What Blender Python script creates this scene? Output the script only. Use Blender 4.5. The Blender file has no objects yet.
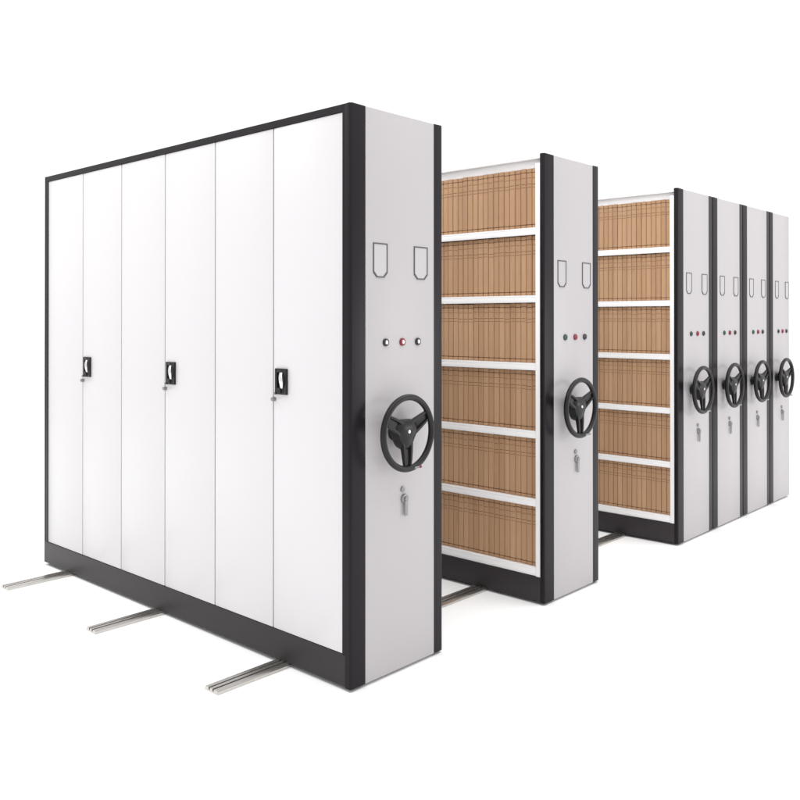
import bpy, bmesh, math, random
from mathutils import Vector, Matrix
random.seed(7)
S = bpy.context.scene
C = bpy.data.collections.new("Scene_objects"); S.collection.children.link(C)

# ------------------------------------------------------------------ camera
cd = bpy.data.cameras.new("camera"); cam = bpy.data.objects.new("camera", cd)
S.collection.objects.link(cam); S.camera = cam
cd.sensor_width = 36; cd.lens = 854.53 / 800 * 36
cd.shift_y = (400 - 316.16) / 800 * -1
cd.clip_start = .05; cd.clip_end = 500
cam.location = (2.401, -2.3388, 1.4452)
cam.rotation_euler = (math.pi / 2 + .0043, 0, .7407)
S.render.resolution_x = 1024; S.render.resolution_y = 1024

# ------------------------------------------------------------------ world: the white studio surround
W = bpy.data.worlds.new("World"); S.world = W; W.use_nodes = True
bg = W.node_tree.nodes['Background']
bg.inputs[0].default_value = (1, 1, 1, 1); bg.inputs[1].default_value = 1.10
S.view_settings.view_transform = 'Standard'; S.view_settings.look = 'None'
S.view_settings.exposure = 0; S.view_settings.gamma = 1

# ------------------------------------------------------------------ studio lamps
def area(name, loc, target, sx, sy, power, col=(1, 1, 1)):
    l = bpy.data.lights.new(name, 'AREA'); l.shape = 'RECTANGLE'; l.size = sx; l.size_y = sy
    l.energy = power; l.color = col
    o = bpy.data.objects.new(name, l); S.collection.objects.link(o)
    o.location = loc
    o.rotation_euler = (Vector(target) - Vector(loc)).to_track_quat('-Z', 'Y').to_euler()
    return o
area("overhead_softbox", (-.5, 1.6, 6.5), (-.5, 1.6, 0), 9, 10, 520)
area("side_softbox", (4.3, 4.75, 1.58), (-.2, 4.75, 1.58), 2.0, .95, 54)
area("door_rake_lamp", (-4.6, -1.35, 4.8), (-1.0, 0, 1.2), .7, .7, 70)

# ------------------------------------------------------------------ materials
def mat(name, col, rough=.5, metal=0, spec=.5, noise=0, nscale=6, bump=0, bscale=300, emit=None):
    m = bpy.data.materials.new(name); m.use_nodes = True
    nt = m.node_tree; b = nt.nodes['Principled BSDF']
    b.inputs['Base Color'].default_value = (*col, 1); b.inputs['Roughness'].default_value = rough
    b.inputs['Metallic'].default_value = metal; b.inputs['Specular IOR Level'].default_value = spec
    tc = nt.nodes.new('ShaderNodeTexCoord')
    if noise:
        n = nt.nodes.new('ShaderNodeTexNoise'); n.inputs['Scale'].default_value = nscale; n.inputs['Detail'].default_value = 4
        nt.links.new(tc.outputs['Object'], n.inputs['Vector'])
        r = nt.nodes.new('ShaderNodeMapRange'); r.inputs['To Min'].default_value = 1 - noise; r.inputs['To Max'].default_value = 1 + noise
        nt.links.new(n.outputs['Fac'], r.inputs['Value'])
        v = nt.nodes.new('ShaderNodeVectorMath'); v.operation = 'SCALE'; v.inputs[0].default_value = col
        nt.links.new(r.outputs[0], v.inputs['Scale']); nt.links.new(v.outputs[0], b.inputs['Base Color'])
    if bump:
        n2 = nt.nodes.new('ShaderNodeTexNoise'); n2.inputs['Scale'].default_value = bscale; n2.inputs['Detail'].default_value = 2
        nt.links.new(tc.outputs['Object'], n2.inputs['Vector'])
        bp = nt.nodes.new('ShaderNodeBump'); bp.inputs['Strength'].default_value = bump; bp.inputs['Distance'].default_value = .001
        nt.links.new(n2.outputs['Fac'], bp.inputs['Height']); nt.links.new(bp.outputs[0], b.inputs['Normal'])
    return m

M = dict(
    floor=mat('white_floor', (.93, .93, .93), .8, spec=0),
    white=mat('white_enamel', (.635, .622, .632), .32, noise=.012, nscale=1.5, bump=.05, bscale=400),
    shelf=mat('white_shelf_enamel', (.86, .85, .85), .4, noise=.01, nscale=2),
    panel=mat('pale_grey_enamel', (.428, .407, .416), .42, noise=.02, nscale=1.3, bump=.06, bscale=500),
    dark=mat('charcoal_enamel', (.008, .006, .008), .36, spec=.19, noise=.06, nscale=3, bump=.05, bscale=500),
    base=mat('charcoal_base_enamel', (.024, .019, .021), .48, spec=.35, noise=.08, nscale=2, bump=.05, bscale=500),
    black=mat('black_plastic', (.009, .008, .009), .34, spec=.3, bump=.1, bscale=700),
    line=mat('dark_grey_frame', (.06, .055, .06), .45),
    card=mat('card_holder_insert', (.430, .411, .422), .38),
    chrome=mat('chrome', (.72, .71, .71), .22, metal=1),
    steel=mat('grey_lock_metal', (.27, .265, .265), .4, metal=.7),
    alu=mat('aluminium_rail', (.56, .54, .51), .26, metal=.9, noise=.06, nscale=14),
    groove=mat('rail_groove_dark_steel', (.10, .095, .09), .4, metal=.6),
    red=mat('red_lens', (.20, .012, .028), .3),
    green=mat('dark_green_lens', (.015, .05, .03), .25),
    smoke=mat('black_lens', (.02, .018, .02), .2),
)
# kraft board: colour differs a little from box to box, with printed spine lines
def kraft():
    m = bpy.data.materials.new('kraft_board'); m.use_nodes = True; nt = m.node_tree; L = nt.links
    b = nt.nodes['Principled BSDF']; b.inputs['Roughness'].default_value = .75; b.inputs['Specular IOR Level'].default_value = .2
    tc = nt.nodes.new('ShaderNodeTexCoord'); oi = nt.nodes.new('ShaderNodeObjectInfo')
    mp = nt.nodes.new('ShaderNodeMapping'); mp.inputs['Scale'].default_value = (90, 20, 8)
    L.new(tc.outputs['Object'], mp.inputs['Vector'])
    n = nt.nodes.new('ShaderNodeTexNoise'); n.noise_dimensions = '4D'; n.inputs['Scale'].default_value = 1; n.inputs['Detail'].default_value = 5
    L.new(mp.outputs[0], n.inputs['Vector'])
    w = nt.nodes.new('ShaderNodeMath'); w.operation = 'MULTIPLY'; w.inputs[1].default_value = 50
    L.new(oi.outputs['Random'], w.inputs[0]); L.new(w.outputs[0], n.inputs['W'])
    mx = nt.nodes.new('ShaderNodeMix'); mx.data_type = 'RGBA'
    mx.inputs[6].default_value = (.415, .245, .140, 1); mx.inputs[7].default_value = (.485, .300, .175, 1)
    L.new(oi.outputs['Random'], mx.inputs[0])
    r = nt.nodes.new('ShaderNodeMapRange'); r.inputs['To Min'].default_value = .86; r.inputs['To Max'].default_value = 1.12
    L.new(n.outputs['Fac'], r.inputs['Value'])
    v = nt.nodes.new('ShaderNodeVectorMath'); v.operation = 'SCALE'
    L.new(mx.outputs[2], v.inputs[0]); L.new(r.outputs[0], v.inputs['Scale']); L.new(v.outputs[0], b.inputs['Base Color'])
    return m
M['kraft'] = kraft()
M['print'] = mat('brown_printed_line', (.13, .058, .028), .7, spec=.2)

# ------------------------------------------------------------------ mesh helpers
def bx(bm, x0, x1, y0, y1, z0, z1, bev=0, seg=2, mi=0):
    r = bmesh.ops.create_cube(bm, size=1)
    vs = r['verts']
    for v in vs:
        v.co = Vector(((x0 + x1) / 2 + v.co.x * (x1 - x0), (y0 + y1) / 2 + v.co.y * (y1 - y0), (z0 + z1) / 2 + v.co.z * (z1 - z0)))
    fs = set(f for v in vs for f in v.link_faces)
    for f in fs: f.material_index = mi
    if bev:
        es = list(set(e for v in vs for e in v.link_edges))
        r2 = bmesh.ops.bevel(bm, geom=es, offset=bev, segments=seg, profile=.5, affect='EDGES')
        for f in r2['faces']: f.material_index = mi
def prism(bm, prof, axis, a, b, mi=0):
    """closed profile of 2D points extruded along an axis from a to b"""
    def P(u, v, t):
        return {'x': (t, u, v), 'y': (u, t, v), 'z': (u, v, t)}[axis]
    A = [bm.verts.new(P(u, v, a)) for u, v in prof]; B = [bm.verts.new(P(u, v, b)) for u, v in prof]
    n = len(prof); fs = [bm.faces.new(A), bm.faces.new(B[::-1])]
    for i in range(n): fs.append(bm.faces.new((A[i], B[i], B[(i + 1) % n], A[(i + 1) % n])))
    for f in fs: f.material_index = mi
def cyl(bm, p0, p1, r0, r1=None, n=24, mi=0, bev=0):
    p0, p1 = Vector(p0), Vector(p1); d = p1 - p0; r1 = r0 if r1 is None else r1
    q = d.to_track_quat('Z', 'Y').to_matrix().to_4x4(); q.translation = (p0 + p1) / 2
    r = bmesh.ops.create_cone(bm, cap_ends=True, segments=n, radius1=r0, radius2=r1, depth=d.length, matrix=q)
    fs = set(f for v in r['verts'] for f in v.link_faces)
    for f in fs: f.material_index = mi
    if bev:
        es = [e for e in set(e for v in r['verts'] for e in v.link_edges) if any(len(f.verts) > 4 for f in e.link_faces)]
        bmesh.ops.bevel(bm, geom=es, offset=bev, segments=2, profile=.5, affect='EDGES')
def tube(bm, pts, radii, n=12, closed=False, sy=1.0, mi=0, flat=None):
    """tube through points; flat = direction in which the section is squashed by sy"""
    pts = [Vector(p) for p in pts]; m = len(pts); rings = []
    if not hasattr(radii, '__len__'): radii = [radii] * m
    for i in range(m):
        a = pts[(i - 1) % m] if closed or i else pts[0]; b = pts[(i + 1) % m] if closed or i < m - 1 else pts[-1]
        t = (b - a).normalized(); ref = Vector(flat) if flat else (Vector((0, 0, 1)) if abs(t.z) < .9 else Vector((1, 0, 0)))
        u = (ref - t * ref.dot(t)).normalized(); w = t.cross(u)
        rings.append([bm.verts.new(pts[i] + (u * math.cos(2 * math.pi * k / n) * sy + w * math.sin(2 * math.pi * k / n)) * radii[i]) for k in range(n)])
    for i in range(m if closed else m - 1):
        A, B = rings[i], rings[(i + 1) % m]
        for k in range(n):
            f = bm.faces.new((A[k], A[(k + 1) % n], B[(k + 1) % n], B[k])); f.material_index = mi
    if not closed:
        bm.faces.new(rings[0][::-1]).material_index = mi; bm.faces.new(rings[-1]).material_index = mi
def obj(name, bm, mats, parent=None, smooth=True, loc=(0, 0, 0)):
    bmesh.ops.recalc_face_normals(bm, faces=bm.faces[:])
    me = bpy.data.meshes.new(name); bm.to_mesh(me); bm.free()
    for k in (mats if isinstance(mats, (list, tuple)) else [mats]): me.materials.append(M[k])
    if smooth:
        for p in me.polygons: p.use_smooth = True
        try: me.set_sharp_from_angle(angle=math.radians(38))
        except Exception: pass
    o = bpy.data.objects.new(name, me); C.objects.link(o); o.location = loc
    if parent: o.parent = parent
    return o
def thing(name, label, cat, loc, group=None):
    o = bpy.data.objects.new(name, None); C.objects.link(o); o.location = loc; o.empty_display_size = .1
    o['label'] = label; o['category'] = cat
    if group: o['group'] = group
    return o
def one(name, f, mats, parent, label=None):
    bm = bmesh.new(); f(bm); o = obj(name, bm, mats, parent)
    if label: o['label'] = label
    return o
def copy_tree(o, parent=None):
    c = o.copy(); C.objects.link(c); c.parent = parent
    for ch in list(o.children): copy_tree(ch, c)
    return c

# ------------------------------------------------------------------ floor
bm = bmesh.new(); bx(bm, -90, 90, -90, 90, -.10, -.0160)
fl = obj('floor', bm, 'floor', smooth=False); fl['kind'] = 'structure'

# ------------------------------------------------------------------ rails
RAILS = [(-.412, 'aluminium floor rail nearest the handwheel ends, its tip below the right-hand doors'),
         (-1.368, 'middle aluminium floor rail under the white-door cabinet'),
         (-2.318, 'aluminium floor rail farthest left, under the far end of the white-door cabinet')]
def rail_mesh(bm):
    y0, y1 = -.36, 5.15
    w = .0430
    lo, hi = -.0158, -.0006
    prof = [(-w, lo), (w, lo), (w, hi - .005), (w - .004, hi - .0005), (w - .012, hi), (.018, hi), (.017, hi - .0095), (.0080, hi - .0095), (.0080, hi + .0003),
            (-.0080, hi + .0003), (-.0080, hi - .0095), (-.017, hi - .0095), (-.018, hi), (-w + .012, hi), (-w + .004, hi - .0005), (-w, hi - .005)]
    prism(bm, prof, 'y', y0, y1)
    # dark steel strips lying in both grooves
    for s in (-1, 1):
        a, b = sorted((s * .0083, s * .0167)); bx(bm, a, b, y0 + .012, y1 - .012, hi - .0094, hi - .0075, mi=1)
rbm = bmesh.new(); rail_mesh(rbm)
r0 = None
for x, lab in RAILS:
    if r0 is None:
        r0 = obj('floor_rail', rbm, ['alu', 'groove'], smooth=False); o = r0
    else:
        o = r0.copy(); C.objects.link(o)
    o.location = (x, 0, 0); o['label'] = lab; o['category'] = 'rail'; o['group'] = 'aluminium rails across the floor'

# ------------------------------------------------------------------ cabinets
L = 2.622; H = 2.30
def rounded_post(bm, x0, x1, y0, y1, corner, r, z0, z1):
    """box post whose one outer vertical edge is rounded; corner = 'near' or 'far'"""
    n = 6; arc = []
    if corner == 'near':
        cx, cy = x1 - r, y0 + r
        for k in range(n + 1):
            a = -math.pi / 2 + math.pi / 2 * k / n; arc.append((cx + r * math.cos(a), cy + r * math.sin(a)))
        prof = [(x0, y0)] + arc + [(x1, y1), (x0, y1)]
    else:
        cx, cy = x1 - r, y1 - r
        for k in range(n + 1):
            a = math.pi / 2 * k / n; arc.append((cx + r * math.cos(a), cy + r * math.sin(a)))
        prof = [(x0, y0), (x1, y0)] + arc + [(x0, y1)]
    prism(bm, prof, 'z', z0, z1)
    es = [e for e in bm.edges if all(abs(v.co.z - z1) < 1e-5 for v in e.verts) and (e.verts[0].co.x > x0 + .001 or e.verts[1].co.x > x0 + .001)]
    bmesh.ops.bevel(bm, geom=es, offset=.003, segments=2, profile=.5, affect='EDGES')

def end_fittings(t, T, wy, left_lens, mid_lens, right_lens, ang=0.0, ringed=False, k6=1.0, s6=0.0):
    """everything mounted on the pale end panel (facing +X)"""
    X = .0016
    # label holders
    for (ya, yb, za, zb) in ((.124, .208, 1.617, 1.757), (.372, .460, 1.617, 1.757)):
        ya = ya * k6 + s6; yb = yb * k6 + s6
        c = .020
        pts = [(ya, zb), (yb, zb), (yb, za + c), (yb - c, za), (ya + c, za), (ya, za + c)]
        def frame(bm):
            q = .0050; cy, cz = (ya + yb) / 2, (za + zb) / 2
            ins = [(y + math.copysign(q, cy - y) , z + math.copysign(q, cz - z)) for y, z in pts]
            n = len(pts); x0, x1 = X - .001, X + .0028
            vo = [[bm.verts.new((x, y, z)) for y, z in pts] for x in (x0, x1)]
            vi = [[bm.verts.new((x, y, z)) for y, z in ins] for x in (x0, x1)]
            for i in range(n):
                j = (i + 1) % n
                bm.faces.new((vo[1][i], vo[1][j], vi[1][j], vi[1][i])); bm.faces.new((vo[0][i], vo[0][j], vo[1][j], vo[1][i]))
                bm.faces.new((vi[0][i], vi[0][j], vi[1][j], vi[1][i])); bm.faces.new((vo[0][i], vo[0][j], vi[0][j], vi[0][i]))
        f = one('label_holder', frame, 'line', t)
        def card(bm):
            d = .0045
            prism(bm, [(y + (d if y < (ya + yb) / 2 else -d), z + (d if z < (za + zb) / 2 else -d)) for y, z in pts], 'x', X - .0005, X + .0012)
        one('label_card', card, 'card', f)
    # indicator lamps
    for y, k in ((.197, left_lens), (.298, mid_lens), (.396, right_lens)):
        y = y * k6 + s6
        b = one('indicator_light', lambda bm: cyl(bm, (X - .001, y, 1.353), (X + .008, y, 1.353), .0170, .0150, 28, bev=.0015), k, t)
        def lens(bm):
            prof = [(.0085, .007), (.0085, .0092), (.0072, .0108), (.0045, .0120)]
            rings = []
            for r, h in prof:
                rings.append([bm.verts.new((X + h, y + r * math.cos(a * math.tau / 20), 1.353 + r * math.sin(a * math.tau / 20))) for a in range(20)])
            top = bm.verts.new((X + .0125, y, 1.353))
            for A, B in zip(rings, rings[1:]):
                for i in range(20): bm.faces.new((A[i], A[(i + 1) % 20], B[(i + 1) % 20], B[i]))
            for i in range(20): bm.faces.new((rings[-1][i], rings[-1][(i + 1) % 20], top))
        lo = one('lens', lens, 'chrome' if ringed else k, b)
        if k == 'red': b['label'] = 'red indicator light'
    # hand wheel
    cz = .985; R = .1455; D = .081
    def P(rad, a, x): return (x, wy + rad * math.cos(a), cz + rad * math.sin(a))
    def hub(bm):
        cyl(bm, (X - .001, wy, cz), (X + .006, wy, cz), .036, .033, 32)
        cyl(bm, (X + .005, wy, cz), (.035, wy, cz), .030, .030, 28)
    wheel = one('hand_wheel', lambda bm: tube(bm, [P(R, 2 * math.pi * k / 72, D) for k in range(72)], .0130, 14, closed=True, sy=1.0, flat=(1, 0, 0)), 'black', t)
    def boss(bm):
        # domed shield-shaped centre
        m = 36; rings = []
        for rr, xx in ((.046, .030), (.058, .034), (.062, .048), (.063, .066), (.057, .078), (.040, .086), (.018, .089)):
            ring = []
            for k in range(m):
                a = math.tau * k / m
                s = 1 + .13 * math.cos(3 * (a + math.pi / 2))
                ring.append(bm.verts.new(P(rr * s, a + ang, xx)))
            rings.append(ring)
        for A, B in zip(rings, rings[1:]):
            for k in range(m): bm.faces.new((A[k], A[(k + 1) % m], B[(k + 1) % m], B[k]))
        bm.faces.new(rings[0][::-1]); bm.faces.new(rings[-1])
    one('hub', boss, 'black', wheel)
    one('hub_cap', lambda bm: cyl(bm, (.084, wy, cz + .006), (.0905, wy, cz + .006), .0085, .007, 24, bev=.001), 'chrome', wheel)
    one('axle', hub, 'black', wheel)
    for a in (math.radians(28), math.radians(152), math.radians(270)):
        a += ang
        def sp(bm):
            # channel-shaped spoke: flat web with raised edges, wider at the hub
            tv = Vector((0, -math.sin(a), math.cos(a)))
            def ring(rad, x, w, h):
                c = Vector(P(rad, a, x))
                o = [(-w, 0), (-w, h), (-w * .62, h), (-w * .5, h * .45), (w * .5, h * .45), (w * .62, h), (w, h), (w, 0)]
                return [bm.verts.new(c + tv * u + Vector((v, 0, 0))) for u, v in o]
            rs = [ring(.034, .060, .0300, .022), (ring(.075, .066, .0265, .018)), ring(.110, .070, .0235, .014), ring(R - .004, D - .010, .0185, .012)]
            for A, B in zip(rs, rs[1:]):
                for k in range(8): bm.faces.new((A[k], A[(k + 1) % 8], B[(k + 1) % 8], B[k]))
            bm.faces.new(rs[0][::-1]); bm.faces.new(rs[-1])
        one('spoke', sp, 'black', wheel)
    pa = math.radians(279)
    q = Vector(P(R, pa, D))
    one('crank_pin', lambda bm: cyl(bm, q + Vector((.004, 0, -.001)), q + Vector((.020, .026, .003)), .0050, .0045, 16), 'steel', wheel)
    one('crank_tip', lambda bm: cyl(bm, q + Vector((.019, .025, .003)), q + Vector((.025, .033, .004)), .0056, .0046, 16), 'red' if ringed else 'steel', wheel)
    # key lock and lock lever
    one('key_lock', lambda bm: (cyl(bm, (X - .001, .300, .739), (X + .007, .300, .739), .0125, .0115, 24, bev=.0012), bx(bm, X + .0065, X + .0078, .2985, .3015, .7335, .7445)), 'steel', t)
    lv = one('lock_lever', lambda bm: (cyl(bm, (X - .001, .310, .699), (X + .010, .310, .699), .021, .019, 28, bev=.0015), cyl(bm, (X + .009, .310, .699), (X + .018, .310, .699), .011, .009, 20, bev=.001)), 'steel', t)
    one('lever_arm', lambda bm: bx(bm, X + .008, X + .015, .3015, .3205, .628, .697, .003), 'steel', lv)

def body(t, T, yr, dark_front, ya=.082, yb=None, bays=3, right_post=True):
    """carcase parts common to all units; origin at the near bottom corner of the wheel end"""
    yb = (T - .062) if yb is None else yb
    px = .031 if dark_front else .025
    one('corner_post', lambda bm: rounded_post(bm, -px, 0, 0, ya, 'near', .009, -.004, H), 'dark', t)
    if right_post:
        one('corner_post', lambda bm: rounded_post(bm, -px, 0, yb, T, 'far', .013, -.004, H), 'dark', t)
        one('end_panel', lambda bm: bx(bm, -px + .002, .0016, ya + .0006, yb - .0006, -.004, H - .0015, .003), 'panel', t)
    else:
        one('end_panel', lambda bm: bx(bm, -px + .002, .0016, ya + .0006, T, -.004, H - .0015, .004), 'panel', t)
    # dark plinth under the shelves
    one('base', lambda bm: bx(bm, -L, -px - .0008, .001, T - .001, 0, .124, .002), 'base', t)
    one('side_panel', lambda bm: bx(bm, -L, -L + .018, .001, T - .001, .1245, H, .002), 'dark' if dark_front else 'shelf', t)

def top_and_shelves(t, T, px, front=.002):
    one('top_panel', lambda bm: (bx(bm, -L + .0185, -px - .001, front, T - .002, H - .012, H - .0008, .001),
                                 bx(bm, -L + .0185, -px - .001, front, front + .018, H - .024, H - .0125, .001), bx(bm, -L + .0185, -px - .001, front + .030, front + .034, H - .066, H - .0125, .001),
                                 bx(bm, -L + .0185, -px - .001, T - .020, T - .002, H - .047, H - .0125, .001)), 'shelf', t)
    one('centre_panel', lambda bm: bx(bm, -L + .0185, -px - .002, T / 2 - .004, T / 2 + .004, .1245, H - .013), 'shelf', t)
    ups = [-px - .030, -.905, -1.745, -L + .0185 + .030]
    for i, u in enumerate(ups):
        w = .029 if i in (0,) else .015
        def up(bm):
            a, b = (u, -px - .0012) if i == 0 else ((-L + .0188, u) if i == 3 else (u - w, u + w))
            bx(bm, a, b, front + .001, T / 2 - .0045, .1245, H - .0475, .0015); bx(bm, a, b, T / 2 + .0045, T - .003, .1245, H - .0475, .0015)
        one('upright', up, 'shelf', t)
    spans = [(-.889, ups[0] - .001), (-1.729, -.921), (ups[3] + .001, -1.761)]
    for k in range(6):
        z = .168 + k * .351
        def sh(bm):
            for a, b in spans:
                for y0, y1, s in ((front + .004, T / 2 - .005, 1), (T / 2 + .005, T - .006, -1)):
                    bx(bm, a, b, y0, y1, z - .010, z, .001)
                    l0, l1 = (y0, y0 + .012) if s == 1 else (y1 - .012, y1)
                    bx(bm, a, b, l0, l1, z - (.037 if k else .042), z - .0102, .001)
        one('shelf', sh, 'shelf', t)

# ---- cabinet with closed doors
GC = 'mobile shelving cabinets parked on the rails'
T1 = .567
c1 = thing('mobile_cabinet', 'nearest mobile cabinet with closed white double doors and charcoal frame', 'cabinet', (0, 0, 0), GC)
body(c1, T1, 0, True)
top_and_shelves(c1, T1, .031, front=.0315)
def ff(bm):
    bx(bm, -.0480, -.0309, .0015, .030, .1245, H - .0005)
    bx(bm, -L + .0185, -.0479, .0011, .030, H - .031, H - .0009)
    bx(bm, -L + .0185, -L + .044, .0015, .030, .1245, H - .0315, .001)
    for q in seams[1:-1]: bx(bm, q - .02, q + .02, .0150, .0175, .1250, H - .0320)  # dark strips added behind the seams so the lit interior doesn't shine through
seams = [-2.578, -2.159, -1.740, -1.322, -.902, -.479, -.0488]
one('door_frame', ff, 'dark', c1)
for i in range(6):
    a, b = seams[i] + (.0034 if i else .0005), seams[i + 1] - (.0034 if i < 5 else .0003)
    d = one('door', lambda bm: bx(bm, a, b, .0045, .0125, .1262, H - .0325, .0016), 'white', c1)
    if i % 2:      # the leaf that carries the handle
        hx = seams[i] + .020
        def plate(bm):
            x0, x1, z0, z1 = hx, hx + .076, 1.128, 1.238
            for q in ((x0, x0 + .015, z0, z1), (x1 - .016, x1, z0, z1), (x0 + .015, x1 - .016, z1 - .016, z1), (x0 + .015, x1 - .016, z0, z0 + .028)):
                bx(bm, q[0], q[1], -.0045, .006, q[2], q[3], .001)
            bx(bm, x0 + .010, x1 - .010, .0035, .0042, z0 + .010, z1 - .010)
            cyl(bm, (hx + .036, -.003, 1.142), (hx + .036, -.010, 1.142), .010, .009, 20)
        h = one('door_handle', plate, 'black', d)
        # bright pull lever, bowed towards the viewer, and the lock barrel, in the same sub-part mesh family
        def pull(bm):
            pts = []; rad = []
            for k in range(13):
                s = k / 12; z = 1.158 + .062 * s
                pts.append((hx + .047 + .005 * math.sin(s * math.pi * 1.6 - .4), -.005 - .009 * math.sin(s * math.pi), z)); rad.append(.0085 + .0025 * math.sin(s * math.pi))
            tube(bm, pts, rad, 12, flat=(0, 1, 0), sy=.5)
        h2 = one('pull_lever', pull, 'chrome', d)
        one('lock_knob', lambda bm: (cyl(bm, (seams[i] + .010, .005, 1.106), (seams[i] + .010, -.012, 1.106), .0095, .0085, 20, bev=.001),
                                     cyl(bm, (seams[i] + .021, .005, 1.131), (seams[i] + .021, -.010, 1.131), .0060, .0055, 16)), 'steel', d)
end_fittings(c1, T1, .247, 'smoke', 'red', 'smoke', ringed=True)

# ---- open cabinets
T2 = .557; Y2 = 1.3779; Y3 = 2.9460
c2 = thing('mobile_cabinet', 'open mobile cabinet in the middle, standing apart, its shelves packed with kraft boxes', 'cabinet', (0, Y2, 0), GC)
body(c2, T2, Y2, False, ya=.090, yb=.487); top_and_shelves(c2, T2, .025)
end_fittings(c2, T2, .224, 'green', 'red', 'smoke')
c3 = thing('mobile_cabinet', 'open cabinet with kraft boxes at the front of the closed-up row of four', 'cabinet', (0, Y3, 0), GC)
body(c3, .5545, Y3, False, ya=.084, yb=.490); top_and_shelves(c3, .5545, .025)
end_fittings(c3, .5545, .207, 'green', 'red', 'smoke', .03)
for k, lab in ((1, 'second cabinet of the closed-up row, only its grey handwheel end showing'), (2, 'third cabinet of the closed-up row, second from the far right')):
    c = copy_tree(c3); c.location = (0, Y3 + .5555 * k, 0); c['label'] = lab
    for ch in c.children:                       # wheels and locks are not mounted at exactly the same place on every unit
        n = ch.name.split('.')[0]
        if n == 'hand_wheel': ch.location.y -= .018 * k
        if n in ('key_lock', 'lock_lever'): ch.location.y -= .013 * k
c6 = thing('mobile_cabinet', 'last cabinet of the closed-up row, without a dark strip at its far edge', 'cabinet', (0, Y3 + .5555 * 3, 0), GC)
body(c6, .452, 0, False, ya=.078, right_post=False); top_and_shelves(c6, .452, .025)
end_fittings(c6, .452, .145, 'smoke', 'red', 'smoke', -.03, k6=.95, s6=.003)

for ch in c6.children:
    if ch.name.split('.')[0] in ('key_lock', 'lock_lever'): ch.location.y -= .038

# ------------------------------------------------------------------ kraft document boxes
BW, BH, BD = .0316, .3115, .215
def box_mesh(seed, hh):
    rnd = random.Random(seed); bm = bmesh.new()
    w = BW / 2
    bx(bm, -w - .0013, w + .0013, .0050, BD, .0010, hh - .0012, .0006, 1)   # board sides, showing in the groove between spines
    zt = hh - .020                                  # lid seam
    bx(bm, -w, w, 0, .012, 0, .0165, .0032, 2)          # folded foot
    bx(bm, -w, w, .0006, .012, .0190, zt - .0016, .0032, 2)
    bx(bm, -w + .0004, w - .0004, .0018, .006, zt - .004, zt + .003, 0, 1, 1)
    bx(bm, -w + .0004, w - .0004, .0018, .006, .0140, .0220, 0, 1, 1)
    bx(bm, -w, w, 0, .012, zt, hh, .0032, 2)            # lid
    # printed spine lines: title panel in the upper third
    za = hh * .74 + rnd.uniform(-.0016, .0016); zb = za - .016 - rnd.uniform(0, .001); zc = hh * .845 + rnd.uniform(-.0016, .0016)
    for z, s in ((za, .0013), (zb, .0010), (zc, .0010)):
        bx(bm, -w * .86, w * .86, .0002, .0012, z - s, z + s, 0, 1, 1)
    bmesh.ops.recalc_face_normals(bm, faces=bm.faces[:])
    me = bpy.data.meshes.new('document_box'); bm.to_mesh(me); bm.free()
    me.materials.append(M['kraft']); me.materials.append(M['print'])
    return me
MESH = [box_mesh(k, BH + dz) for k, dz in enumerate((0, .0008, -.001, .0012, -.002, .0004, -.0006, .0010))]
NUM = ['first', 'second', 'third', 'fourth', 'fifth', 'sixth', 'seventh', 'eighth', 'ninth', 'tenth', 'eleventh', 'twelfth', 'thirteenth', 'fourteenth',
       'fifteenth', 'sixteenth', 'seventeenth', 'eighteenth', 'nineteenth', 'twentieth', 'twenty-first', 'twenty-second', 'twenty-third', 'twenty-fourth']
SH = ['lowest', 'fifth', 'fourth', 'third', 'second', 'top']
for Y, where, grp in ((Y2, 'the middle cabinet', 'kraft document boxes in the middle cabinet'), (Y3, 'the rear row', 'kraft document boxes in the rear row')):
    for k in range(6):
        z = .168 + k * .351 + .0004
        x = -.0585
        j = 0
        while j < 24 and x - BW > -.8885:
            o = bpy.data.objects.new('document_box', random.choice(MESH)); C.objects.link(o)
            o.location = (x - BW / 2, Y + .0270 + random.uniform(-.0022, .0022), z)
            o.rotation_euler = (0, random.uniform(-.0010, .0010), random.uniform(-.003, .003))
            o['category'] = 'document box'; o['group'] = grp
            o['label'] = 'kraft document box, %s from the right end of the %s shelf in %s' % (NUM[j], SH[k], where)
            x -= BW + random.uniform(.0030, .0040); j += 1
